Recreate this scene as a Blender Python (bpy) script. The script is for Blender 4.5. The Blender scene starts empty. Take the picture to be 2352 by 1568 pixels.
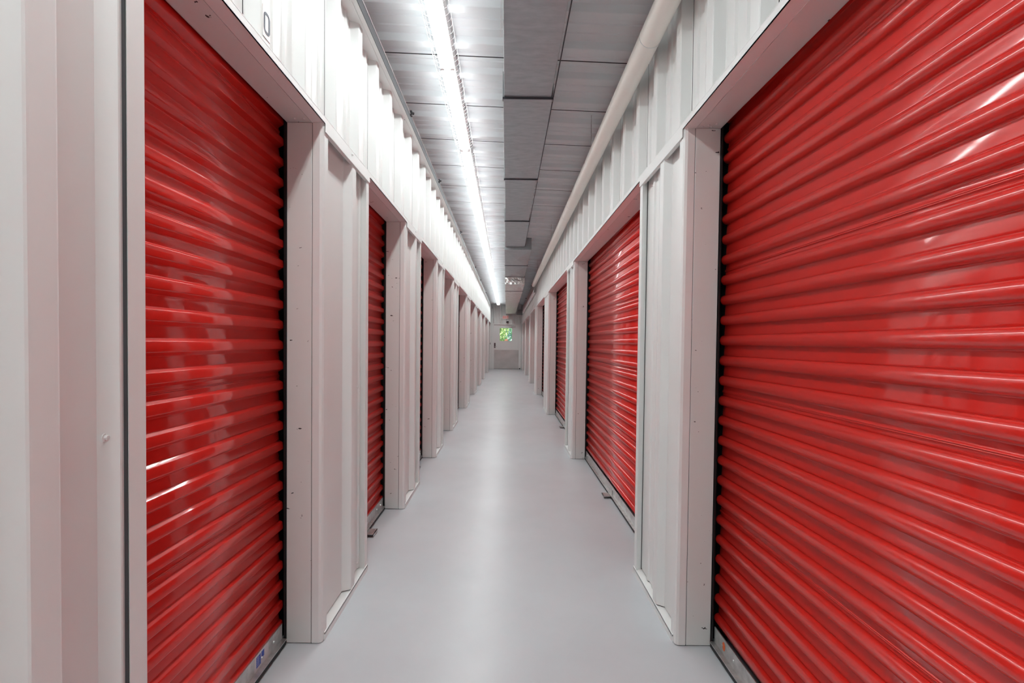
import bpy, math, random
from mathutils import Vector, Matrix, Euler
C = bpy.context.scene.collection
R = math.radians
random.seed(7)
scene = bpy.context.scene

# ------------------------------------------------------------------ camera
cam_d = bpy.data.cameras.new('camera')
cam_d.sensor_width = 36.0
cam_d.lens = 1045.0 / 2352.0 * 36.0
cam_d.shift_x = (1176 - 1163.36) / 2352.0
cam_d.shift_y = (807.23 - 784) / 2352.0
cam_d.clip_start = 0.02
cam_d.clip_end = 300
cam = bpy.data.objects.new('camera', cam_d)
C.objects.link(cam)
PITCH, ROLL = R(1.1614), R(0.6421)
cam.matrix_world = (Matrix.Translation((0, 0, 1.27)) @ Matrix.Rotation(R(90) - PITCH, 4, 'X')
                    @ Matrix.Rotation(ROLL, 4, 'Z'))
scene.camera = cam

# ------------------------------------------------------------------ world, view
world = bpy.data.worlds.new('world')
scene.world = world
world.use_nodes = True
wn = world.node_tree
bg = wn.nodes['Background']
sky = wn.nodes.new('ShaderNodeTexSky')
sky.sky_type = 'NISHITA'
sky.sun_elevation = R(48)
sky.sun_rotation = R(200)
sky.sun_disc = False
wn.links.new(sky.outputs[0], bg.inputs[0])
bg.inputs[1].default_value = 0.55
scene.view_settings.view_transform = 'Standard'
scene.view_settings.look = 'None'
scene.view_settings.gamma = 1
scene.view_settings.use_curve_mapping = False
scene.view_settings.exposure = 0.0
TUBE_STRENGTH = 12.5     # the glass of the tubes
LAMP_POWER = 7.5        # light sent down by each tube, W
LAMP_COLOR = (.93, 1.0, .985)
scene.cycles.use_adaptive_sampling = False
scene.cycles.max_bounces = 14
scene.cycles.diffuse_bounces = 9
scene.cycles.glossy_bounces = 6
scene.cycles.transmission_bounces = 6
scene.cycles.sample_clamp_indirect = 6.0
scene.cycles.caustics_reflective = False
scene.cycles.caustics_refractive = False

# outdoor sun, seen only through the far door's window
sd = bpy.data.lights.new('sun', 'SUN')
sd.energy = 5.0
sd.angle = R(1)
sd.color = (1, .95, .85)
so = bpy.data.objects.new('sun', sd)
so.rotation_euler = Euler((R(40), R(-12), 0))
C.objects.link(so)

# ------------------------------------------------------------------ materials
def mat(name, col, rough=.5, metal=0, spec=.5, coat=0, coat_rough=.1, emis=None, strength=0, trans=0):
    m = bpy.data.materials.new(name)
    m.use_nodes = True
    b = m.node_tree.nodes['Principled BSDF']
    b.inputs['Base Color'].default_value = (*col, 1)
    b.inputs['Roughness'].default_value = rough
    b.inputs['Metallic'].default_value = metal
    b.inputs['Specular IOR Level'].default_value = spec
    b.inputs['Coat Weight'].default_value = coat
    b.inputs['Coat Roughness'].default_value = coat_rough
    b.inputs['Transmission Weight'].default_value = trans
    if emis:
        b.inputs['Emission Color'].default_value = (*emis, 1)
        b.inputs['Emission Strength'].default_value = strength
    return m


def N(m, t, **k):
    n = m.node_tree.nodes.new(t)
    for a, v in k.items():
        setattr(n, a, v)
    return n


def noise(m, scale, detail=4, vec_scale=None, rough=.5):
    co = N(m, 'ShaderNodeTexCoord')
    n = N(m, 'ShaderNodeTexNoise')
    n.inputs['Scale'].default_value = scale
    n.inputs['Detail'].default_value = detail
    n.inputs['Roughness'].default_value = rough
    src = co.outputs['Object']
    if vec_scale:
        mp = N(m, 'ShaderNodeMapping')
        mp.inputs['Scale'].default_value = vec_scale
        m.node_tree.links.new(src, mp.inputs[0])
        src = mp.outputs[0]
    m.node_tree.links.new(src, n.inputs['Vector'])
    return n


def ramp(m, src, stops):
    r = N(m, 'ShaderNodeValToRGB')
    el = r.color_ramp.elements
    while len(el) < len(stops):
        el.new(.5)
    for e, (p, c) in zip(el, stops):
        e.position = p
        e.color = (*c, 1) if len(c) == 3 else c
    m.node_tree.links.new(src, r.inputs[0])
    return r


def link(m, a, name):
    m.node_tree.links.new(a, m.node_tree.nodes['Principled BSDF'].inputs[name])


def bump(m, src, strength, dist):
    b = N(m, 'ShaderNodeBump')
    b.inputs['Strength'].default_value = strength
    b.inputs['Distance'].default_value = dist
    m.node_tree.links.new(src, b.inputs['Height'])
    link(m, b.outputs[0], 'Normal')


def chips(m, base, dark, scale, lo, hi, vec=(1, 1, 1)):
    """Small dark paint chips with shapes of their own."""
    n = noise(m, scale, 3, vec, .6)
    r = ramp(m, n.outputs['Fac'], [(0, base), (lo, base), (hi, dark)])
    link(m, r.outputs[0], 'Base Color')


WHITE = (.77, .785, .775)
M = {}
M['wall'] = mat('painted corrugated steel', WHITE, .40, spec=.5)
n = noise(M['wall'], 3.2, 2, (1, 1, .35))
bump(M['wall'], n.outputs['Fac'], .1, .003)
M['trim'] = mat('painted flat trim', WHITE, .38)
n = noise(M['trim'], 5, 2, (1, 1, .5))
bump(M['trim'], n.outputs['Fac'], .1, .003)
M['jamb'] = mat('chipped painted jamb', (.70, .725, .71), .42)
chips(M['jamb'], (.70, .725, .71), (.02, .018, .018), 21, .708, .72, (1, 1, 2.2))
M['ceiling'] = mat('ceiling deck', (.80, .84, .86), .38)
M['dark'] = mat('dark grey steel', (.05, .05, .055), .5)
M['black'] = mat('black rubber', (.012, .012, .013), .6)
M['guide'] = mat('black door guide', (.006, .006, .007), .5)
M['red'] = mat('red curtain paint', (.50, .010, .012), .34, spec=.3, coat=.8, coat_rough=.08)
M['red'].node_tree.nodes['Principled BSDF'].inputs['Base Color'].default_value = (.63, .017, .011, 1)
M['galv'] = mat('galvanised steel', (.62, .61, .60), .33, metal=.85)
n = noise(M['galv'], 30, 5)
r = ramp(M['galv'], n.outputs['Fac'], [(.3, (.48, .48, .48)), (.7, (.72, .71, .70))])
link(M['galv'], r.outputs[0], 'Base Color')
M['duct'] = mat('galvanised duct sheet', (.4, .4, .42), .42, metal=.9)
n = noise(M['duct'], 9, 6, (1, 3, 1), .6)
r = ramp(M['duct'], n.outputs['Fac'], [(.25, (.36, .385, .40)), (.75, (.47, .495, .51))])
link(M['duct'], r.outputs[0], 'Base Color')
r = ramp(M['duct'], n.outputs['Fac'], [(.2, (.5, .5, .5)), (.8, (.36, .36, .36))])
link(M['duct'], r.outputs[0], 'Roughness')
M['foil'] = mat('shiny duct foil', (.85, .86, .84), .30, metal=.95)
n = noise(M['foil'], 14, 4, (1, .7, 1))
bump(M['foil'], n.outputs['Fac'], 1.0, .06)
M['vent'] = mat('grey vent paint', (.42, .43, .43), .4)
M['seam'] = mat('dark duct joint', (.06, .06, .07), .5, metal=.5)
M['pipe'] = mat('cream plastic pipe', (.86, .83, .77), .3)
M['tube'] = mat('lit fluorescent tube', (1, 1, 1), .4, emis=(.95, 1.0, 1.0), strength=TUBE_STRENGTH)
M['enamel'] = mat('white enamel', (.86, .86, .86), .35)
M['wire'] = mat('white coated wire', (.8, .8, .8), .35)
M['plate'] = mat('white number plate', (.86, .85, .85), .4)
M['ink'] = mat('dark blue ink', (.045, .045, .075), .5)
M['orange'] = mat('orange sticker', (.75, .14, .03), .5)
M['blue'] = mat('blue sticker', (.02, .07, .42), .4)
M['label'] = mat('pale sticker', (.62, .60, .62), .4)
M['exit_red'] = mat('red exit letters', (.75, .10, .08), .5, emis=(1, .12, .08), strength=.15)
M['exit_white'] = mat('exit sign housing', (.85, .83, .82), .5)
M['exit_face'] = mat('exit sign face', (.88, .72, .70), .5)
M['door'] = mat('grey white door paint', (.80, .81, .80), .4)
M['steel'] = mat('brushed kick plate', (.50, .49, .48), .36, metal=.8)
n = noise(M['steel'], 1.6, 3, (1, 1, 1.6))
r = ramp(M['steel'], n.outputs['Fac'], [(.3, (.52, .51, .50)), (.7, (.66, .64, .63))])
link(M['steel'], r.outputs[0], 'Base Color')
M['plum'] = mat('dark brown lock plate', (.09, .055, .06), .4)
M['glass'] = mat('window glass', (1, 1, 1), 0, trans=1)
M['floor'] = mat('grey floor paint', (.42, .425, .46), .3, spec=.45)
n = noise(M['floor'], 1.3, 6, None, .6)
r = ramp(M['floor'], n.outputs['Fac'], [(.3, (.495, .525, .55)), (.7, (.555, .585, .61))])
link(M['floor'], r.outputs[0], 'Base Color')
n2 = noise(M['floor'], 5, 6, None, .65)
r = ramp(M['floor'], n2.outputs['Fac'], [(.25, (.27, .27, .27)), (.8, (.36, .36, .36))])
link(M['floor'], r.outputs[0], 'Roughness')
n3 = noise(M['floor'], 160, 3)
bump(M['floor'], n3.outputs['Fac'], .10, .0015)
for k, c in dict(leaf1=(.55, .66, .26), leaf2=(.36, .56, .30), leaf3=(.33, .52, .46)).items():
    M[k] = mat('foliage ' + k, c, .6)
M['bark'] = mat('pale bark', (.75, .74, .68), .8)
M['rust'] = mat('rust brown', (.30, .10, .04), .7)
M['grass'] = mat('lawn', (.16, .34, .07), .9)

# ------------------------------------------------------------------ mesh builder
class MB:
    def __init__(s):
        s.v, s.f = [], []

    def box(s, x0, x1, y0, y1, z0, z1):
        x0, x1 = min(x0, x1), max(x0, x1)
        y0, y1 = min(y0, y1), max(y0, y1)
        z0, z1 = min(z0, z1), max(z0, z1)
        b = len(s.v)
        s.v += [(x0, y0, z0), (x1, y0, z0), (x1, y1, z0), (x0, y1, z0),
                (x0, y0, z1), (x1, y0, z1), (x1, y1, z1), (x0, y1, z1)]
        s.f += [tuple(b + i for i in q) for q in
                ((0, 3, 2, 1), (4, 5, 6, 7), (0, 1, 5, 4), (1, 2, 6, 5), (2, 3, 7, 6), (3, 0, 4, 7))]
        return s

    def loft(s, rings, close=True, caps=True):
        b = len(s.v)
        n = len(rings[0])
        for r_ in rings:
            s.v += [tuple(p) for p in r_]
        for i in range(len(rings) - 1):
            for j in range(n if close else n - 1):
                k = (j + 1) % n
                s.f.append((b + i * n + j, b + i * n + k, b + (i + 1) * n + k, b + (i + 1) * n + j))
        if caps and close:
            s.f.append(tuple(b + j for j in reversed(range(n))))
            s.f.append(tuple(b + (len(rings) - 1) * n + j for j in range(n)))
        return s

    def cyl(s, p0, p1, r0, r1=None, seg=12, caps=True):
        r1 = r0 if r1 is None else r1
        p0, p1 = Vector(p0), Vector(p1)
        d = (p1 - p0).normalized()
        a = Vector((0, 0, 1)) if abs(d.z) < .9 else Vector((1, 0, 0))
        u = d.cross(a).normalized()
        w = d.cross(u)
        rings = []
        for p, r_ in ((p0, r0), (p1, r1)):
            rings.append([p + u * (r_ * math.cos(2 * math.pi * i / seg)) + w * (r_ * math.sin(2 * math.pi * i / seg))
                          for i in range(seg)])
        return s.loft(rings, True, caps)

    def path(s, pts, r_, seg=8):
        for a, b in zip(pts[:-1], pts[1:]):
            s.cyl(a, b, r_, seg=seg)
        return s

    def ball(s, c, r_, seg=10, sy=1):
        rings = []
        for i in range(1, seg):
            t = math.pi * i / seg
            rings.append([(c[0] + r_ * math.sin(t) * math.cos(2 * math.pi * j / (seg * 2)),
                           c[1] + sy * r_ * math.sin(t) * math.sin(2 * math.pi * j / (seg * 2)),
                           c[2] + r_ * math.cos(t)) for j in range(seg * 2)])
        return s.loft(rings)

    def build(s, name, m, parent=None, smooth=False, bevel=0, solid=0, angle=30):
        me = bpy.data.meshes.new(name)
        me.from_pydata(s.v, [], s.f)
        me.materials.append(m)
        me.update()
        o = bpy.data.objects.new(name, me)
        C.objects.link(o)
        if parent:
            o.parent = parent
            o.matrix_parent_inverse = Matrix.Translation(parent.location).inverted()
        if solid:
            md = o.modifiers.new('thickness', 'SOLIDIFY')
            md.thickness = solid
            md.offset = 0
        if bevel:
            md = o.modifiers.new('bevel', 'BEVEL')
            md.width = bevel
            md.segments = 2
            md.limit_method = 'ANGLE'
            md.angle_limit = R(40)
            smooth = True
        if smooth:
            for p in me.polygons:
                p.use_smooth = True
            try:
                me.set_sharp_from_angle(angle=R(angle))
            except Exception:
                pass
        return o


def dark_joints(o, test):
    """Give the faces inside the sheet joints a dark colour standing in for the shade of the gap."""
    o.data.materials.append(M['dark'])
    for p in o.data.polygons:
        if test(p.center):
            p.material_index = 1
    return o


def tag(o, label=None, cat=None, group=None, kind=None):
    if label: o['label'] = label
    if cat: o['category'] = cat
    if group: o['group'] = group
    if kind: o['kind'] = kind
    return o


def empty(name, loc=(0, 0, 0)):
    o = bpy.data.objects.new(name, None)
    o.location = loc
    o.empty_display_size = .1
    C.objects.link(o)
    return o


# ------------------------------------------------------------------ layout (metres)
FL, FR = .76, .724            # distance of the left / right wall face from the camera axis
HEAD = 2.16                   # height of the door openings
YEND = 21.65
# openings as (near edge, far edge)
OL = [(.961, 1.879), (2.50, 3.414), (4.02, 4.945), (5.53, 6.485), (7.17, 8.70), (9.52, 11.03),
      (11.80, 13.30), (14.08, 15.55), (16.27, 18.72), (19.44, 21.42)]
OR = [(-.55, 1.891), (2.515, 4.967), (5.537, 8.038), (8.80, 11.109), (11.80, 14.195), (14.85, 17.55), (18.2, 20.7)]
REAR = -6.0


def X(s, F, d):
    return s * (F + d)


def profile(y0, y1, corners, base, seams=(), minor=.008, sw=.003):
    """Corrugated section: list of (y, depth); ribs reach depth 0 at each corner."""
    pts = [(y0, base)]
    corners = sorted(corners)
    ev = []
    for c in corners:
        if c - .03 > y0 and c + .085 < y1:
            ev.append((c, 'rib'))
        for off in (.140, .220):
            q = c + off
            if q - .02 > y0 and q + .02 < y1:
                ev.append((q, 'minor'))
    for sm in seams:
        if y0 + .01 < sm < y1 - .01:
            ev.append((sm, 'seam'))
    for c, k in sorted(ev):
        if k == 'rib':
            seq = [(c - .024, base), (c - .021, base - .003), (c - .004, .003), (c - .001, 0.0003), (c + .003, 0),
                   (c + .046, 0), (c + .050, .002), (c + .074, base - .003), (c + .080, base)]
        elif k == 'minor':
            seq = [(c - .014, base), (c - .008, base - minor), (c + .008, base - minor), (c + .014, base)]
        else:
            seq = [(c - sw, base), (c - sw + .0004, base + .003), (c + sw - .0004, base + .003), (c + sw, base)]
        if seq[0][0] <= pts[-1][0]:
            continue
        pts += seq
    pts.append((y1, base))
    return pts


def panel_mesh(s, F, pts, z0, z1):
    mb = MB()
    rings = [[(X(s, F, d), y, z0) for y, d in pts], [(X(s, F, d), y, z1) for y, d in pts]]
    if s < 0:
        rings = rings[::-1]
    return mb.loft(rings, close=False, caps=False)


def screw(s, F, d, y, z, parent, m=None):
    mb = MB()
    x = X(s, F, d)
    mb.cyl((x, y, z), (x - s * .002, y, z), .008, seg=14)
    mb.cyl((x - s * .002, y, z), (x - s * .007, y, z), .005, .0042, seg=6)
    return mb.build('screw', m or M['trim'], parent)


# ------------------------------------------------------------------ floor, ceiling, outer shell
mb = MB().box(-2.7, 2.7, REAR - .2, YEND + .35, -.1, 0)
tag(mb.build('floor', M['floor']), kind='structure')


def zc(x):
    return 3.088 - .035 * x


cp = []
k0 = int((REAR - 3.084) / .305) - 1
ccorn = [3.084 + .307 * k for k in range(k0, 62) if 3.084 + .307 * k < YEND]
cseam = [2.948 + .614 * k for k in range(-16, 32)]
pts = profile(REAR - .1, YEND + .1, ccorn, .034, cseam, .006, .0055)
rings = []
for x in (-2.7, 2.7):
    rings.append([(x, y, zc(x) - .034 + d) for y, d in pts])
mb = MB().loft(rings, close=False, caps=False)
ceil = mb.build('ceiling', M['ceiling'], solid=.001)
dark_joints(ceil, lambda c: c.z > zc(c.x) + .0012)
tag(ceil, kind='structure')
mb = MB()
mb.box(-2.75, 2.75, REAR - .1, YEND + .15, 3.24, 3.30)
mb.build('roof_deck', M['dark'], ceil)

w = MB().box(-2.8, -2.7, REAR - .2, YEND + .2, 0, 3.30).build('wall_outer_left', M['trim']); tag(w, kind='structure')
w = MB().box(2.7, 2.8, REAR - .2, YEND + .2, 0, 3.30).build('wall_outer_right', M['trim']); tag(w, kind='structure')
w = MB().box(-2.7, 2.7, REAR - .2, REAR - .1, 0, 3.30).build('wall_rear', M['trim']); tag(w, kind='structure')

# ------------------------------------------------------------------ long walls
def upper_wall(name, s, F, ztop, first_corner):
    root = empty(name, (X(s, F, .05), 8, HEAD))
    tag(root, kind='structure')
    k = int((REAR - first_corner) / .305) - 1
    corners = [first_corner + .305 * i for i in range(k, 90) if REAR < first_corner + .305 * i < YEND]
    seams = [first_corner - .029 + .61 * i for i in range(-20, 40)]
    # the seam sits just before the web of every other rib
    pts = profile(REAR, YEND - .02, corners, .042, [])
    out = []
    sset = [q for q in seams if REAR + .05 < q < YEND - .1]
    for q in pts:
        while sset and sset[0] < q[0] - .001:
            c = sset.pop(0)
            if out and out[-1][0] < c - .0035:
                out += [(c - .0028, .042), (c - .0024, .045), (c + .0024, .045), (c + .0028, .042)]
        out.append(q)
    dark_joints(panel_mesh(s, F, out, HEAD + .01, ztop).build('panel', M['wall'], root, solid=.0012),
                lambda c: abs(c.x) > F + .0432)
    # header: front lip and two soffit strips with a joint between them
    mb = MB()
    mb.box(X(s, F, -.003), X(s, F, .046), REAR, YEND - .02, HEAD, HEAD + .004)
    mb.box(X(s, F, -.003), X(s, F, -.001), REAR, YEND - .02, HEAD, HEAD + .028)
    mb.box(X(s, F, -.0035), X(s, F, .004), REAR, YEND - .02, HEAD + .027, HEAD + .0295)
    mb.build('header_trim', M['trim'], root)
    mb = MB().box(X(s, F, .0485), X(s, F, .150), REAR, YEND - .02, HEAD + .001, HEAD + .005)
    mb.box(X(s, F, .149), X(s, F, .150), REAR, YEND - .02, HEAD + .001, HEAD + .16)
    mb.build('header_soffit', M['jamb'], root)
    MB().box(X(s, F, .0445), X(s, F, .05), REAR, YEND - .02, HEAD + .008, HEAD + .012).build('soffit_joint', M['dark'], root)
    return root


wl = upper_wall('wall_left', -1, FL, 2.868, 2.022)
wr = upper_wall('wall_right', 1, FR, 2.93, 1.955)

# left ceiling angle trim
for s_, F_, q in ((-1, FL, ((.102, 1.850), (.066, 1.849))), (1, FR, ((.069, 1.88), (.086, 1.865), (.104, 1.882), (.114, 1.855)))):
    for d_, y_ in q:
        mb = MB().cyl((X(s_, F_, d_), y_, HEAD + .002), (X(s_, F_, d_), y_, HEAD - .003), .0055, .004, seg=10)
        mb.build('screw', M['trim'], wl if s_ < 0 else wr)
t = empty('trim_1', (-FL, 8, 2.87))
tag(t, kind='structure')
mb = MB()
mb.box(-.815, -.7205, REAR, YEND - .02, 2.866, 2.869)
mb.box(-.748, -.746, REAR, YEND - .02, 2.8635, 2.866)
mb.build('angle', M['trim'], t)
MB().box(-.7205, -.7175, REAR, YEND - .02, 2.862, 2.918).build('lip', M['dark'], t)
MB().cyl((-.7165, REAR, 2.919), (-.7165, YEND - .02, 2.919), .0022, seg=6).build('bead', M['enamel'], t)
for y, z in ((3.342, 2.936), (4.715, 2.932), (6.9, 2.933), (10.13, 2.94), (12.13, 2.932), (15.2, 2.93)):
    mb = MB().box(-.722, -.705, y - .012, y + .012, z - .03, z + .006)
    mb.cyl((-.708, y, z - .008), (-.695, y + .01, z - .008), .009, seg=8)
    mb.build('clip', M['dark'], t)
for y in (1.05, 2.15, 3.3):
    for dx in (0, .012):
        MB().cyl((-.765 + dx, y + dx, 2.866), (-.765 + dx, y + dx, 2.8645), .003, seg=8).build('rivet', M['dark'], t)


# ------------------------------------------------------------------ piers between the doors
def pier(name, s, F, y0, y1, ribs, base=.04, near_jamb=True, far_jamb=True, screws=()):
    """Lower wall from the far jamb of one opening (y0) to the near edge of the next (y1)."""
    root = empty(name, (X(s, F, .05), (y0 + y1) / 2, 0))
    tag(root, kind='structure')
    b = lambda n, m, mb_, **k: mb_.build(n, M[m], root, **k)
    # jamb plate (faces the camera) and boxed corner trim
    if near_jamb:
        b('jamb', 'jamb', MB().box(X(s, F, .0455), X(s, F, .148), y0, y0 + .05, .004, HEAD), bevel=.0015)
        b('jamb_joint', 'dark', MB().box(X(s, F, .042), X(s, F, .047), y0 + .004, y0 + .02, 0, HEAD))
        ring = [(.0425, 0), (.0425, .03), (.001, .052), (0, .051), (0, .014), (.004, .004), (.014, 0)]
        mb_ = MB().loft([[(X(s, F, d), y0 + y, z) for d, y in (ring if s > 0 else ring[::-1])] for z in (0.004, HEAD)])
        b('corner_trim', 'trim', mb_)
    # end trim: its flange turns into the wall and faces the camera
    if far_jamb:
        mb_ = MB()
        ring = [(base, -.030), (.0, -.047), (0, -.003), (.003, 0), (.018, 0), (.0425, 0)]
        mb_.loft([[(X(s, F, d), y1 + y, z) for d, y in (ring[::-1] if s > 0 else ring)] for z in (.004, HEAD)])
        b('end_trim', 'trim', mb_)
        b('jamb', 'jamb', MB().box(X(s, F, .0455), X(s, F, .148), y1 - .05, y1, .004, HEAD))
    a0 = y0 + (.045 if near_jamb else 0)
    a1 = y1 - (.006 if far_jamb else 0)
    if not near_jamb:                       # the sheet folds up against the trim at its end
        pp = profile(a0, y1 - .085, ribs, base) + [(y1 - .075, base), (y1 - .055, .011), (y1 - .052, .010), (y1 - .040, .010)]
        b('panel_joint', 'dark', MB().box(X(s, F, .002), X(s, F, .012), y1 - .0480, y1 - .0465, .03, HEAD))
    else:
        pp = profile(a0, a1, ribs, base)
    b('panel', 'wall', panel_mesh(s, F, pp, .035, HEAD), solid=.0012)
    if near_jamb:
        b('panel_joint', 'dark', MB().box(X(s, F, base - .004), X(s, F, base + .002), y1 - .0335, y1 - .030, .03, HEAD))
    b('panel_joint', 'dark', MB().box(X(s, F, .010), X(s, F, .05), a0 - .001, a0 + .001, .03, HEAD))
    # base angle with a ledge under the sheet
    mb_ = MB().box(X(s, F, -.004), X(s, F, .05), y0 + .025, y1 - .002, .026, .030)
    mb_.box(X(s, F, -.004), X(s, F, 0), y0 + .025, y1 - .002, 0, .034)
    b('base_angle', 'trim', mb_)
    # head flashing over the sheet
    mb_ = MB().box(X(s, F, -.0055), X(s, F, -.0035), y0 + .012, y1 - .004, HEAD - .032, HEAD + .003)
    mb_.box(X(s, F, -.0055), X(s, F, .012), y0 + .03, y1 - .01, HEAD - .033, HEAD - .031)
    b('head_flashing', 'trim', mb_)
    for y, z, d in screws:
        screw(s, F, d, y, z, root)
    return root


pier('wall_left.001', -1, FL, REAR, OL[0][0], [OL[0][0] - .237 - .305 * i for i in range(22)], near_jamb=False,
     screws=((OL[0][0] - .068, 1.074, .030),))
for i in range(len(OL)):
    y0 = OL[i][1]
    y1 = OL[i + 1][0] if i + 1 < len(OL) else YEND - .02
    ribs = [y0 + .36 + .305 * k for k in range(8) if y0 + .36 + .305 * k < y1 - .12]
    pier('wall_left.%03d' % (i + 2), -1, FL, y0, y1, ribs, far_jamb=i + 1 < len(OL),
         screws=((y1 - .058, 1.02, .04), (y1 - .055, .065, .04), (y1 - .058, 2.085, .04), (y0 + .33, HEAD + .006, -.005)) if i < 4 else ())
pier('wall_right.001', 1, FR, REAR, OR[0][0], [OR[0][0] - .2 - .305 * i for i in range(17)], near_jamb=False)
for i in range(len(OR)):
    y0 = OR[i][1]
    y1 = OR[i + 1][0] if i + 1 < len(OR) else YEND - .02
    ribs = [y0 + .249 + .315 * k for k in range(8) if y0 + .249 + .315 * k < y1 - .05]
    pier('wall_right.%03d' % (i + 2), 1, FR, y0, y1, ribs, .034, far_jamb=i + 1 < len(OR),
         screws=((y1 - .12, HEAD - .06, .034),) if i < 2 else ())


# ------------------------------------------------------------------ roll-up doors
PITCH_Z = .083


def curtain(s, F, y0, y1, phase):
    """Corrugated curtain section: ledge, outer flat, under-slope, inner flat, filleted."""
    D0, D1 = .181, .160                    # inner and outer depth
    z = .085
    pts = []
    top = HEAD + .22
    crest = phase - PITCH_Z * math.ceil((phase - .1) / PITCH_Z) + PITCH_Z
    pts.append((z, D0))
    on_seam = False
    seam_z = [.61, 1.113, 1.622, 2.13] if s < 0 else [.565, 1.07, 1.575, 2.08]
    while crest < top:
        c = crest                          # height of the ledge's inner edge; the section runs upward
        seq = [(c - .0530, D0 - .0001), (c - .0524, D0 - .0006), (c - .0516, D0 - .0018),
               (c - .0424, D1 + .0034), (c - .0416, D1 + .0019)]
        for k in range(11):                 # crowned outer face, leaning back towards its top
            u = k / 10
            seq.append((c - .0408 + u * .0278, D1 + .00588 * (u - .35) ** 2))
        seq += [(c - .0121, D1 + .0030), (c - .0112, D1 + .0041),
                (c - .0048, D0 - .0055), (c - .0040, D0 - .0047), (c - .0030, D0 - .0043)]
        for k in range(7):                  # inner face, leaning back a little too
            u = k / 6
            seq.append((c - .0020 + u * .0300, D0 - .0042 * (1 - u) - .0006 * 4 * u * (1 - u)))
        seq.append((c + .0292, D0 - .00005))
        if s > 0:                           # the wide doors have rounder ribs
            seq = []
            for k in range(25):
                a_ = math.pi * (k / 24 - .5)
                u, q_ = math.sin(a_), max(math.cos(a_), 0)
                seq.append((c - .0245 + .0205 * u, D0 - .0012 - .0200 * q_ ** .9))
            for k in range(9):
                u = k / 8
                seq.append((c - .0028 + u * .0400, D0 - .0022 * (1 - u) - .0003 * 4 * u * (1 - u)))
        hit = [sz for sz in seam_z if abs(sz - (c + .014)) < PITCH_Z / 2]
        for q in seq:
            if q[0] > pts[-1][0]:
                pts.append(q)
        if hit:                             # lapped edge where two sheets meet
            m_ = c + .0135
            dd = D0 - .0028
            pts = [q for q in pts if not (m_ - .004 < q[0] < m_ + .004)]
            pts += [(m_ - .0035, dd - .0006), (m_ - .0028, dd - .0030), (m_ - .0008, dd - .0032), (m_ - .0004, dd + .0004),
                    (m_ + .0006, dd + .0004), (m_ + .0010, dd - .0028), (m_ + .0030, dd - .0026), (m_ + .0036, dd)]
            pts.sort()
        crest += PITCH_Z
    mb = MB()
    segs = 2
    rings = []
    for i in range(segs):
        y = y0 + (y1 - y0) * i / (segs - 1)
        rings.append([(X(s, F, d), y, zz) for zz, d in pts])
    if s > 0:
        rings = rings[::-1]
    return mb.loft(rings, close=False, caps=False)


ORD = ['nearest', 'second nearest', 'third nearest', 'fourth nearest', 'fifth nearest', 'sixth nearest', 'seventh nearest',
       'eighth nearest', 'ninth nearest', 'farthest']


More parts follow.
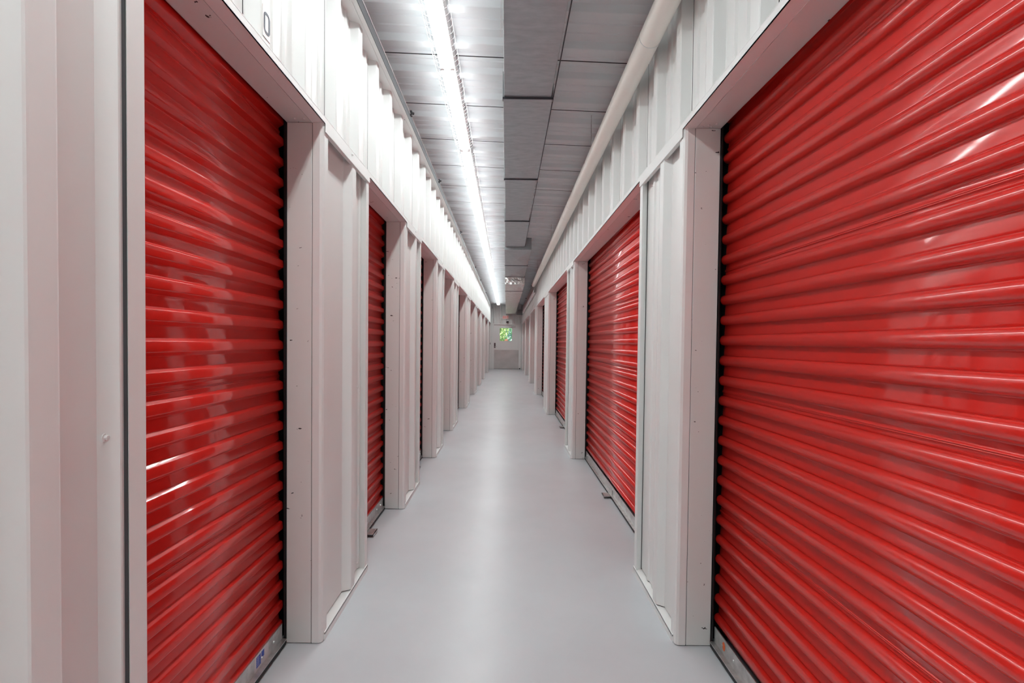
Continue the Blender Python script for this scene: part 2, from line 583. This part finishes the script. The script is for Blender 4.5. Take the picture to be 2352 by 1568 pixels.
def roll_door(s, F, y0, y1, label, group, phase, foot=True, stickers=None, foot_y=None):
    ym = (y0 + y1) / 2
    root = empty('roll_up_door', (X(s, F, .17), ym, 0))
    tag(root, label, 'door', group)
    curtain(s, F, y0 - .03, y1 + .03 - .034, phase).build('curtain', M['red'], root, solid=.0008, smooth=True, angle=60)
    for ya, yb in ((y1 - .006, y1 + .05), (y0 - .05, y0 + .006)):
        mb = MB().box(X(s, F, .150), X(s, F, .156), ya, yb, .004, HEAD + .2)
        mb.box(X(s, F, .150), X(s, F, .215), yb - .002 if ya > ym else ya, yb if ya > ym else ya + .002, .004, HEAD + .2)
        mb.box(X(s, F, .185), X(s, F, .215), ya, yb, .004, HEAD + .2)
        mb.build('guide_rail', M['guide'], root)
    a, b_ = y0 + .012, y1 - .014
    mb = MB()
    mb.box(X(s, F, .158), X(s, F, .162), a, b_, .030, .094)
    mb.box(X(s, F, .139), X(s, F, .178), a, b_, .027, .031)
    bar = mb.build('bottom_bar', M['galv'], root)
    mb = MB()
    ring = [(.142, .008), (.142, .022), (.147, .027), (.170, .027), (.174, .022), (.174, .006), (.168, .0015), (.149, .0015)]
    mb.loft([[(X(s, F, d), y, z) for d, z in (ring if s > 0 else ring[::-1])] for y in ((a, b_) if s < 0 else (b_, a))])
    mb.build('bottom_seal', M['black'], root)
    for yy in (b_ - .07, b_ - .16, a + .07):
        MB().cyl((X(s, F, .158), yy, .062), (X(s, F, .153), yy, .062), .006, .005, seg=10).build('bolt', M['galv'], bar)
    if foot:
        fy = ym if foot_y is None else foot_y
        mb = MB().box(X(s, F, .085), X(s, F, .150), fy - .045, fy + .045, .018, .022)
        mb.box(X(s, F, .085), X(s, F, .088), fy - .045, fy + .045, .008, .022)
        mb.box(X(s, F, .150), X(s, F, .1575), fy - .045, fy + .045, .018, .07)
        mb.build('step_plate', M['galv'], root)
    # drum the curtain winds on, above the opening
    MB().cyl((X(s, F, .30), y0, HEAD + .36), (X(s, F, .30), y1, HEAD + .36), .13, seg=20).build('drum', M['galv'], root)
    if stickers == 'blue':
        mb = MB().box(X(s, F, .1572), X(s, F, .158), 1.655, 1.755, .038, .090)
        st = mb.build('sticker', M['label'], bar)
        st['label'] = 'pale sticker with two blue squares'
        mb = MB().box(X(s, F, .1568), X(s, F, .1572), 1.668, 1.698, .046, .086)
        mb.box(X(s, F, .1568), X(s, F, .1572), 1.703, 1.722, .062, .086)
        mb.build('blue_print', M['blue'], bar)
        for zz in (.052, .059, .066, .073, .080):
            MB().box(X(s, F, .1565), X(s, F, .1568), 1.672, 1.688 - .002 * (zz > .06), zz, zz + .0014).build('print_line', M['label'], bar)
    if stickers == 'orange':
        mb = MB()
        c = (X(s, F, .158), 1.795, .064)
        ring = [(c[1] + .011 * math.cos(t_ * math.pi / 10), c[2] + .0175 * math.sin(t_ * math.pi / 10)) for t_ in range(20)]
        mb.loft([[(c[0] - s * e, y, z) for y, z in ring] for e in (0, .0008)])
        st = mb.build('sticker', M['orange'], bar)
        st['label'] = 'orange oval sticker'
    return root


LW = ['nearest red roll-up door on the left, under the number plate',
      'second red roll-up door from the camera along the left wall',
      'third red roll-up door from the camera along the left wall, a sliver visible',
      'fourth red roll-up door from the camera along the left wall',
      'fifth red roll-up door from the camera along the left wall, behind a black guide rail',
      'sixth red roll-up door from the camera along the left wall',
      'seventh red roll-up door from the camera along the left wall',
      'eighth red roll-up door from the camera along the left wall',
      'ninth red roll-up door from the camera along the left wall',
      'last red roll-up door on the left, beside the end wall']
for i, (a, b_) in enumerate(OL):
    roll_door(-1, FL, a, b_, LW[i], 'red roll-up doors along the left wall', 1.4405, foot=i != 0,
              stickers='blue' if i == 0 else None)
RW = ['large glossy red roll-up door filling the right foreground',
      'second wide red roll-up door on the right, with a grey step plate at its foot',
      'third wide red roll-up door from the camera along the right wall',
      'fourth wide red roll-up door from the camera along the right wall, a thin strip visible',
      'fifth wide red roll-up door from the camera along the right wall',
      'sixth wide red roll-up door from the camera along the right wall',
      'last wide red roll-up door on the right, next to the end wall']
for i, (a, b_) in enumerate(OR):
    roll_door(1, FR, a, b_, RW[i], 'red roll-up doors along the right wall', 1.7 + .027, foot=True,
              stickers='orange' if i == 0 else None)

# ------------------------------------------------------------------ number plates
t = empty('number_plate', (-.76, 1.437, 2.21))
tag(t, 'small white plate with a dark figure 0 above the nearest left door', 'sign')
x = -FL
MB().box(x + .0008, x + .0022, 1.4155, 1.4575, 2.205, 2.300).build('plate', M['plate'], t)


def ring_digit(x, yc, zc_, w_, h_, th, r_, m, parent, name):
    mb = MB()
    def rr(w2, h2, r2):
        p = []
        for cx_, cz_, a0 in ((w2 - r2, h2 - r2, 0), (-w2 + r2, h2 - r2, 90), (-w2 + r2, -h2 + r2, 180), (w2 - r2, -h2 + r2, 270)):
            for k in range(7):
                a_ = R(a0 + 15 * k)
                p.append((cx_ + r2 * math.cos(a_), cz_ + r2 * math.sin(a_)))
        return p
    o_, i_ = rr(w_ / 2, h_ / 2, r_), rr(w_ / 2 - th, h_ / 2 - th, max(r_ - th, .003))
    rings = []
    for ring, e in ((o_, 0), (o_, .0008), (i_, .0008), (i_, 0)):
        rings.append([(x + e, yc + u, zc_ + v) for u, v in ring])
    rings.append(rings[0])
    mb.loft(rings, True, False)
    return mb.build(name, m, parent)


ring_digit(x + .0022, 1.4370, 2.252, .036, .066, .0080, .015, M['ink'], t, 'digit_zero')

# ------------------------------------------------------------------ ceiling lights
LX, LZ = -.392, 2.985
FLEN = 2.40


def make_light(y0):
    root = empty('strip_light', (LX, y0 + FLEN / 2, LZ + .05))
    y1 = y0 + FLEN - .01
    mb = MB()
    ring = [(-.045, .035), (-.052, .075), (.052, .075), (.045, .035), (.015, .024), (-.015, .024)]
    mb.loft([[(LX + a, y, LZ + z) for a, z in ring] for y in (y0 + .004, y1)])
    mb.build('housing', M['enamel'], root)
    for q in (y0 + .3, y1 - .33):
        MB().box(LX - .02, LX + .02, q, q + .03, LZ + .074, zc(LX) - .027).build('bracket', M['enamel'], root)
    ymid = (y0 + y1) / 2
    for dx in (-.031, .031):
        for a, b_ in ((y0 + .035, ymid - .012), (ymid + .012, y1 - .035)):
            MB().cyl((LX + dx, a, LZ + .012), (LX + dx, b_, LZ + .012), .013, seg=12).build('tube', M['tube'], root, smooth=True)
        ld = bpy.data.lights.new('lamp', 'AREA')
        ld.shape = 'RECTANGLE'
        ld.size, ld.size_y = .022, y1 - y0 - .08
        ld.energy = LAMP_POWER
        ld.color = LAMP_COLOR
        ld.spread = R(150)
        lo = bpy.data.objects.new('lamp', ld)
        lo.location = (LX + dx, ymid, LZ + .012 - .0135)
        C.objects.link(lo)
        lo.parent = root
        lo.matrix_parent_inverse = Matrix.Translation(root.location).inverted()
        for yy in (y0 + .022, ymid, y1 - .022):
            MB().box(LX + dx - .012, LX + dx + .012, yy - .011, yy + .011, LZ - .006, LZ + .045).build('lamp_holder', M['enamel'], root)
    mb = MB()
    RG = .078
    arc = [(RG * math.sin(R(a)), -.045 * math.cos(R(a)) + .028) for a in range(-90, 91, 22)]
    n_ = int((y1 - y0) / .05)
    for k in range(n_ + 1):
        y = y0 + .03 + (y1 - y0 - .06) * k / n_
        mb.path([(LX + u, y, LZ + v) for u, v in arc], .0013, 4)
    for u, v in arc[::2]:
        mb.cyl((LX + u, y0 + .03, LZ + v), (LX + u, y1 - .03, LZ + v), .0015, seg=4)
    mb.build('wire_guard', M['wire'], root)
    return root


def copy_tree(o, parent=None):
    c = o.copy()
    C.objects.link(c)
    if parent:
        c.parent = parent
        c.matrix_parent_inverse = o.matrix_parent_inverse
    for ch in o.children:
        copy_tree(ch, c)
    return c


GL = 'wire guarded strip lights in a row along the ceiling'
proto = make_light(4.10)
lab = {-3: 'unseen strip light added for light behind the camera, far from the end wall', -2: 'unseen strip light added for light overhead behind the camera',
       -1: 'nearest lit strip light under the ceiling, wire guard largest in view',
       0: 'second lit strip light from the camera, just past the first joint in the row',
       1: 'third lit strip light from the camera in the ceiling row',
       2: 'fourth lit strip light from the camera in the ceiling row',
       3: 'fifth lit strip light from the camera in the ceiling row',
       4: 'sixth lit strip light from the camera in the ceiling row',
       5: 'seventh lit strip light from the camera in the ceiling row',
       6: 'last lit strip light of the row, ending before the end wall'}
for k in range(-4, 7):  # fixtures behind the camera are unseen, added for the light they give
    o = proto if k == 0 else copy_tree(proto)
    o.location.y = 4.10 + FLEN * k + FLEN / 2
    tag(o, lab.get(k, 'unseen strip light added for light at the rear of the hallway behind the camera'), 'light', GL)

# ------------------------------------------------------------------ air duct
duct = empty('air_duct', (.11, 10, 2.88))
tag(duct, 'grey galvanised air duct running along the middle of the ceiling', 'duct')
ys = [-4.56, -3.04, -1.52, 0, 1.52, 3.04, 4.53, 6.08, 7.70]
DZ = 2.88
for i in range(len(ys) - 1):
    a, b_ = ys[i], ys[i + 1]
    e = .006 if i % 2 == 0 else 0
    MB().box(-.040 + e, .280 - e + (.006 if i % 2 else 0), a + .01, b_, DZ + e * .3, 3.05).build('duct_section', M['duct'], duct, bevel=.002)
    mb = MB()
    mb.box(-.045, .291, b_ - .012, b_ + .020, DZ - .008, DZ + .002)
    mb.box(-.045, -.039, b_ - .012, b_ + .020, DZ - .008, 3.05)
    mb.box(.284, .291, b_ - .012, b_ + .020, DZ - .008, 3.05)
    if i < len(ys) - 2:
        mb.build('joint_flange', M['duct'], duct)
        MB().box(-.0445, .2905, b_ - .018, b_ - .011, DZ - .010, DZ + .002).build('joint_gap', M['seam'], duct)
    # folded side seam along the lower right edge
    MB().box(.2865, .292, a + .02, b_ - .02, DZ, DZ + .008).build('edge_seam', M['seam'], duct)
ys2 = [7.72, 9.26, 10.6, 11.9] + [12.6 + .7 * k for k in range(12)] + [YEND - .04]
for i in range(len(ys2) - 1):
    a, b_ = ys2[i], ys2[i + 1]
    x0, x1 = -.05, .402
    za = 2.838 if i == 0 else 2.83 if i == 1 else 2.62
    zb = 2.83 if i == 0 else 2.79 if i == 1 else 2.61
    mb = MB()
    ymid, xm = (a + b_) / 2, (x0 + x1) / 2
    zt = 3.055
    mb.v = [(x0, a, za), (x1, a, za), (x1, b_, zb), (x0, b_, zb), (xm, ymid, (za + zb) / 2 - (.03 if i < 2 else .045)),
            (x0, a, zt), (x1, a, zt), (x1, b_, zt), (x0, b_, zt)]
    mb.f = [(1, 0, 4), (2, 1, 4), (3, 2, 4), (0, 3, 4), (5, 6, 7, 8), (0, 1, 6, 5), (1, 2, 7, 6), (2, 3, 8, 7), (3, 0, 5, 8)]
    mb.build('duct_section', M['duct'] if i < 2 else M['foil'], duct)
    mb = MB().box(x0 - .006, x1 + .006, b_ - .01, b_ + .01, zb - .008, zb + .004)
    mb.box(x1, x1 + .006, b_ - .01, b_ + .01, zb - .008, zt)
    if i < len(ys2) - 2:
        mb.build('joint_flange', M['seam'] if i < 3 else M['foil'], duct)
for y, xx in ((2.35, -.048), (4.7, -.048), (6.3, -.048), (2.0, .297), (9.9, -.060), (12.0, -.060), (14.6, -.060)):
    MB().box(xx - .001, xx + .001, y - .02, y + .02, 2.84 if y < 7.7 else 2.80, zc(xx) - .028).build('hanger_strap', M['enamel'], duct)

# vent box at the far end, right of the duct
vent = empty('vent_box', (.6, YEND - .5, 2.55))
tag(vent, 'small grey sheet metal vent box by the right wall at the far end', 'vent')
mb = MB()
x0, x1, y0, y1 = .49, .715, YEND - .75, YEND - .35
mb.loft([[(x0 - .05, y0, 2.55), (x1, y0, 2.55), (x1, y1, 2.55), (x0 - .05, y1, 2.55)],
         [(x0 + .02, y0 + .05, 2.78), (x1, y0 + .05, 2.78), (x1, y1, 2.78), (x0 + .02, y1, 2.78)]])
mb.build('hood', M['vent'], vent)
MB().box(x0 + .05, x1 - .06, y0 + .1, y1 - .02, 2.78, 3.02).build('neck', M['enamel'], vent)
MB().box(x0 - .05, x1, y0 - .006, y0, 2.545, 2.558).build('rim', M['seam'], vent)

# ------------------------------------------------------------------ pipe on the right
pipe = empty('ceiling_pipe', (.645, 3, 2.68))
tag(pipe, 'thick cream plastic pipe running along the top of the right wall', 'pipe')
cuts = [REAR + .1, -2.2, 2.12, 4.66, 5.06, 8.1, 11.15]
for a, b_ in zip(cuts[:-1], cuts[1:]):
    MB().cyl((.645, a + .001, 2.68), (.645, b_ - .001, 2.68), .0505, seg=40).build('pipe_section', M['pipe'], pipe, smooth=True)
for c in cuts[1:-1]:
    MB().cyl((.645, c - .002, 2.68), (.645, c + .002, 2.68), .0515, seg=40).build('joint_ring', M['seam'] if False else M['jamb'], pipe)
for y in (3.6, 6.8, 9.8):
    mb = MB()
    mb.path([(.645 + .052 * math.cos(R(a)), y, 2.68 + .052 * math.sin(R(a))) for a in range(0, 181, 20)], .002, 5)
    mb.cyl((.645, y, 2.732), (.645, y, zc(.645) - .01), .003, seg=6)
    mb.build('hanger', M['galv'], pipe)
# slotted channel beyond the pipe
ch = empty('slotted_channel', (.67, 15, 2.53))
tag(ch, 'narrow white slotted channel beyond the far end of the cream pipe', 'cable tray')
mb = MB()
mb.box(.655, .657, 11.2, 19.3, 2.50, 2.575)
mb.box(.655, .700, 11.2, 19.3, 2.498, 2.501)
mb.build('channel', M['enamel'], ch)
for k in range(40):
    MB().box(.6535, .6548, 11.4 + .2 * k, 11.5 + .2 * k, 2.53, 2.542).build('slot', M['seam'], ch)
for y in (12, 14.5, 17, 19):
    MB().box(.70, .7215, y - .02, y + .02, 2.50, 2.52).build('bracket', M['enamel'], ch)
for y, z in ((14.05, 3.0), (18.0, 3.0)):
    o = MB().box(.735, .765, y - .02, y + .02, z, zc(.75) - .03).build('ceiling_clip', M['dark'])
    tag(o, 'tiny black clip on the ceiling above the right wall, %s of the two' % ('nearer' if y < 13 else 'farther'), 'clip', 'small black ceiling clips')

# ------------------------------------------------------------------ end wall and exit door
we = empty('wall_end', (0, YEND, 0))
tag(we, kind='structure')
def end_panel(x0, x1, z0, z1):
    pts = profile(x0, x1, [-.62 + .305 * k for k in range(-6, 12)], .03, [-.36 + .61 * k for k in range(-4, 5)], .006)
    mb = MB().loft([[(x_, YEND + d - .03, z0) for x_, d in pts], [(x_, YEND + d - .03, z1) for x_, d in pts]], close=False, caps=False)
    return mb.build('panel', M['wall'], we, solid=.001)
end_panel(-2.7, 2.7, 2.17, 3.22)
mb = MB().box(-2.7, -.70, YEND, YEND + .12, 0, 3.3)
mb.box(.70, 2.7, YEND, YEND + .12, 0, 3.3).box(-.70, .70, YEND, YEND + .12, 2.165, 3.3)
mb.build('backing', M['trim'], we)
dr = empty('door_1', (0, YEND, 0))
tag(dr, kind='structure')
mb = MB()
mb.box(-.70, -.605, YEND - .03, YEND + .10, 0, 2.165).box(.585, .70, YEND - .03, YEND + .10, 0, 2.165)
mb.box(-.605, .585, YEND - .03, YEND + .10, 2.105, 2.165)
mb.box(-.605, -.585, YEND + .057, YEND + .10, 0, 2.105).box(.565, .585, YEND + .057, YEND + .10, 0, 2.105)
mb.box(-.585, .565, YEND + .057, YEND + .10, 2.085, 2.105)
mb.build('door_frame', M['door'], dr)
mb = MB()
WX0, WX1, WZ0, WZ1 = -.335, .258, 1.330, 1.955
mb.box(-.603, WX0, YEND + .01, YEND + .055, .012, 2.103).box(WX1, .583, YEND + .01, YEND + .055, .012, 2.103)
mb.box(WX0, WX1, YEND + .01, YEND + .055, .012, WZ0).box(WX0, WX1, YEND + .01, YEND + .055, WZ1, 2.103)
leaf = mb.build('door_leaf', M['door'], dr)
mb = MB()
for x0, x1, z0, z1 in ((WX0 - .02, WX0 + .008, WZ0 - .02, WZ1 + .02), (WX1 - .008, WX1 + .02, WZ0 - .02, WZ1 + .02),
                       (WX0 + .008, WX1 - .008, WZ0 - .02, WZ0 + .008), (WX0 + .008, WX1 - .008, WZ1 - .008, WZ1 + .02)):
    mb.box(x0, x1, YEND + .002, YEND + .01, z0, z1)
mb.build('window_frame', M['door'], dr)
MB().box(WX0, WX1, YEND + .03, YEND + .034, WZ0, WZ1).build('window_pane', M['glass'], dr)
MB().box(-.59, .575, YEND + .006, YEND + .0095, .02, .912).build('kick_plate', M['steel'], dr)
MB().box(-.60, .58, YEND + .012, YEND + .05, .001, .012).build('door_sweep', M['black'], dr)
MB().box(-.595, -.525, YEND - .004, YEND + .0095, 1.0, 1.24).build('lock_plate', M['plum'], dr, bevel=.002)
mb = MB().cyl((-.56, YEND - .004, 1.06), (-.56, YEND - .06, 1.06), .012)
mb.cyl((-.56, YEND - .055, 1.06), (-.45, YEND - .055, 1.055), .009)
mb.build('door_lever', M['galv'], dr)
mb = MB().box(.20, .42, YEND - .045, YEND + .0095, 1.99, 2.045)
mb.path([(.36, YEND - .03, 2.05), (.24, YEND - .22, 2.075), (.0, YEND - .035, 2.085)], .009)
mb.build('door_closer', M['steel'], dr)
MB().box(.60, .66, YEND - .06, YEND - .031, .005, .05).build('door_stop', M['black'], dr)
o = MB().box(-.752, -.735, 20.9, 20.96, 1.17, 1.25).build('wall_switch', M['black'])
o.location.x = -.012
tag(o, 'small black box on the left wall beside the exit door', 'switch')
# exit sign
ex = empty('exit_sign', (-.06, YEND - .06, 2.37))
tag(ex, 'small exit sign with red letters above the far door', 'sign')
EX0, EX1, EZ0, EZ1, EY = -.215, .105, 2.372, 2.545, YEND - .085
MB().box(EX0, EX1, EY, YEND - .032, EZ0, EZ1).build('housing', M['exit_white'], ex, bevel=.004)
MB().box(EX0 + .012, EX1 - .012, EY - .002, EY - .0003, EZ0 + .012, EZ1 - .012).build('face', M['exit_face'], ex)
mb = MB()
def letter(mb, ch, x, z, w_, h_, t_):
    y0, y1 = EY - .004, EY - .002
    if ch == 'E':
        mb.box(x, x + t_, y0, y1, z, z + h_)
        for q in (0, .5, 1):
            mb.box(x, x + w_, y0, y1, z + (h_ - t_) * q, z + (h_ - t_) * q + t_)
    elif ch == 'I':
        mb.box(x + w_ / 2 - t_ / 2, x + w_ / 2 + t_ / 2, y0, y1, z, z + h_)
    elif ch == 'T':
        mb.box(x + w_ / 2 - t_ / 2, x + w_ / 2 + t_ / 2, y0, y1, z, z + h_)
        mb.box(x, x + w_, y0, y1, z + h_ - t_, z + h_)
    elif ch == 'X':
        for a, b_ in ((x, x + w_ - t_), (x + w_ - t_, x)):
            mb.loft([[(a, y0, z), (a + t_, y0, z), (a + t_, y1, z), (a, y1, z)],
                     [(b_, y0, z + h_), (b_ + t_, y0, z + h_), (b_ + t_, y1, z + h_), (b_, y1, z + h_)]])
for ch_, x_ in zip('EXIT', (-.175, -.108, -.052, .005)):
    letter(mb, ch_, x_, 2.40, .055 if ch_ != 'I' else .05, .118, .015)
mb.build('letters', M['exit_red'], ex)
for sx in (-1, 1):
    cx_ = (EX0 + EX1) / 2 + sx * .215
    mb = MB().cyl((cx_, EY - .03, 2.425), (cx_ , EY + .03, 2.435), .036, .028, seg=16)
    mb.cyl((cx_ - sx * .06, YEND - .06, 2.42), (cx_, EY + .02, 2.43), .009)
    mb.build('emergency_lamp', M['exit_white'], ex, smooth=True)
cd_ = MB().path([(-.29, YEND - .045, 2.43), (-.62, YEND - .045, 2.43), (-.655, YEND - .045, 2.40), (-.655, YEND - .045, 2.17)], .009).build('conduit', M['door'])
tag(cd_, 'thin grey conduit bending from the exit sign down to the door frame', 'conduit')
cam_o = empty('security_camera', (.05, YEND - .1, 2.2))
tag(cam_o, 'small black camera mounted between the exit sign and the door', 'camera')
MB().cyl((.05, YEND - .031, 2.24), (.05, YEND - .09, 2.235), .012).build('mount', M['exit_white'], cam_o)
MB().cyl((.06, YEND - .06, 2.25), (-.01, YEND - .15, 2.225), .034, .030, seg=16).build('body', M['black'], cam_o, smooth=True)

# ------------------------------------------------------------------ outdoors behind the door window
o = MB().box(-12, 12, YEND + .36, 45, -.12, -.02).build('lawn', M['grass'])
tag(o, kind='structure')
def tree(name, label, cat, loc, crown, z0, z1, m, n_, leaf=.16, trunk=None):
    root = empty(name, loc)
    tag(root, label, cat)
    mb = MB()
    for _ in range(n_):
        a, b_ = random.uniform(0, 2 * math.pi), random.uniform(-1, 1)
        r_ = crown * random.uniform(.45, 1) * math.sqrt(1 - b_ * b_ * .8)
        c = Vector((loc[0] + r_ * math.cos(a), loc[1] + .6 * r_ * math.sin(a), (z0 + z1) / 2 + b_ * (z1 - z0) / 2))
        u = Vector([random.uniform(-1, 1) for _ in range(3)]).normalized() * leaf
        w_ = u.cross(Vector([random.uniform(-1, 1) for _ in range(3)])).normalized() * leaf * .55
        k = len(mb.v)
        mb.v += [tuple(c - u), tuple(c + w_), tuple(c + u), tuple(c - w_)]
        mb.f.append((k, k + 1, k + 2, k + 3))
    mb.build('foliage', M[m], root)
    MB().cyl((loc[0], loc[1], 0), (loc[0], loc[1], z1 * .9), trunk or .06, .03, seg=10).build('trunk', M['bark'], root)
tree('leafy_tree', 'yellow green leafy tree seen at the left of the far door window', 'tree', (-.9, 26.5, -.02), 1.1, .9, 4.2, 'leaf1', 5000, .085)
tree('leafy_tree.001', 'mid green leafy tree seen at the right of the far door window', 'tree', (1.5, 27.5, -.02), 1.3, .3, 4.0, 'leaf2', 5000, .085)
tree('leafy_tree.002', 'bluish green tree in the middle of the far door window', 'tree', (.1, 31, -.02), 2.2, .2, 4.6, 'leaf3', 7000, .12, .09)
tree('leafy_shrub', 'low green shrub at the bottom of the far door window', 'shrub', (-.9, 24.2, -.02), .8, .1, 1.2, 'leaf2', 2500, .06)
o = MB().ball((-.02, 25.2, 1.36), .10, 8)
o.cyl((-.02, 25.2, -.02), (-.02, 25.2, 1.3), .03)
o = o.build('rusty_post', M['rust'], smooth=True)
tag(o, 'rust coloured round topped post outside the far door window', 'post')
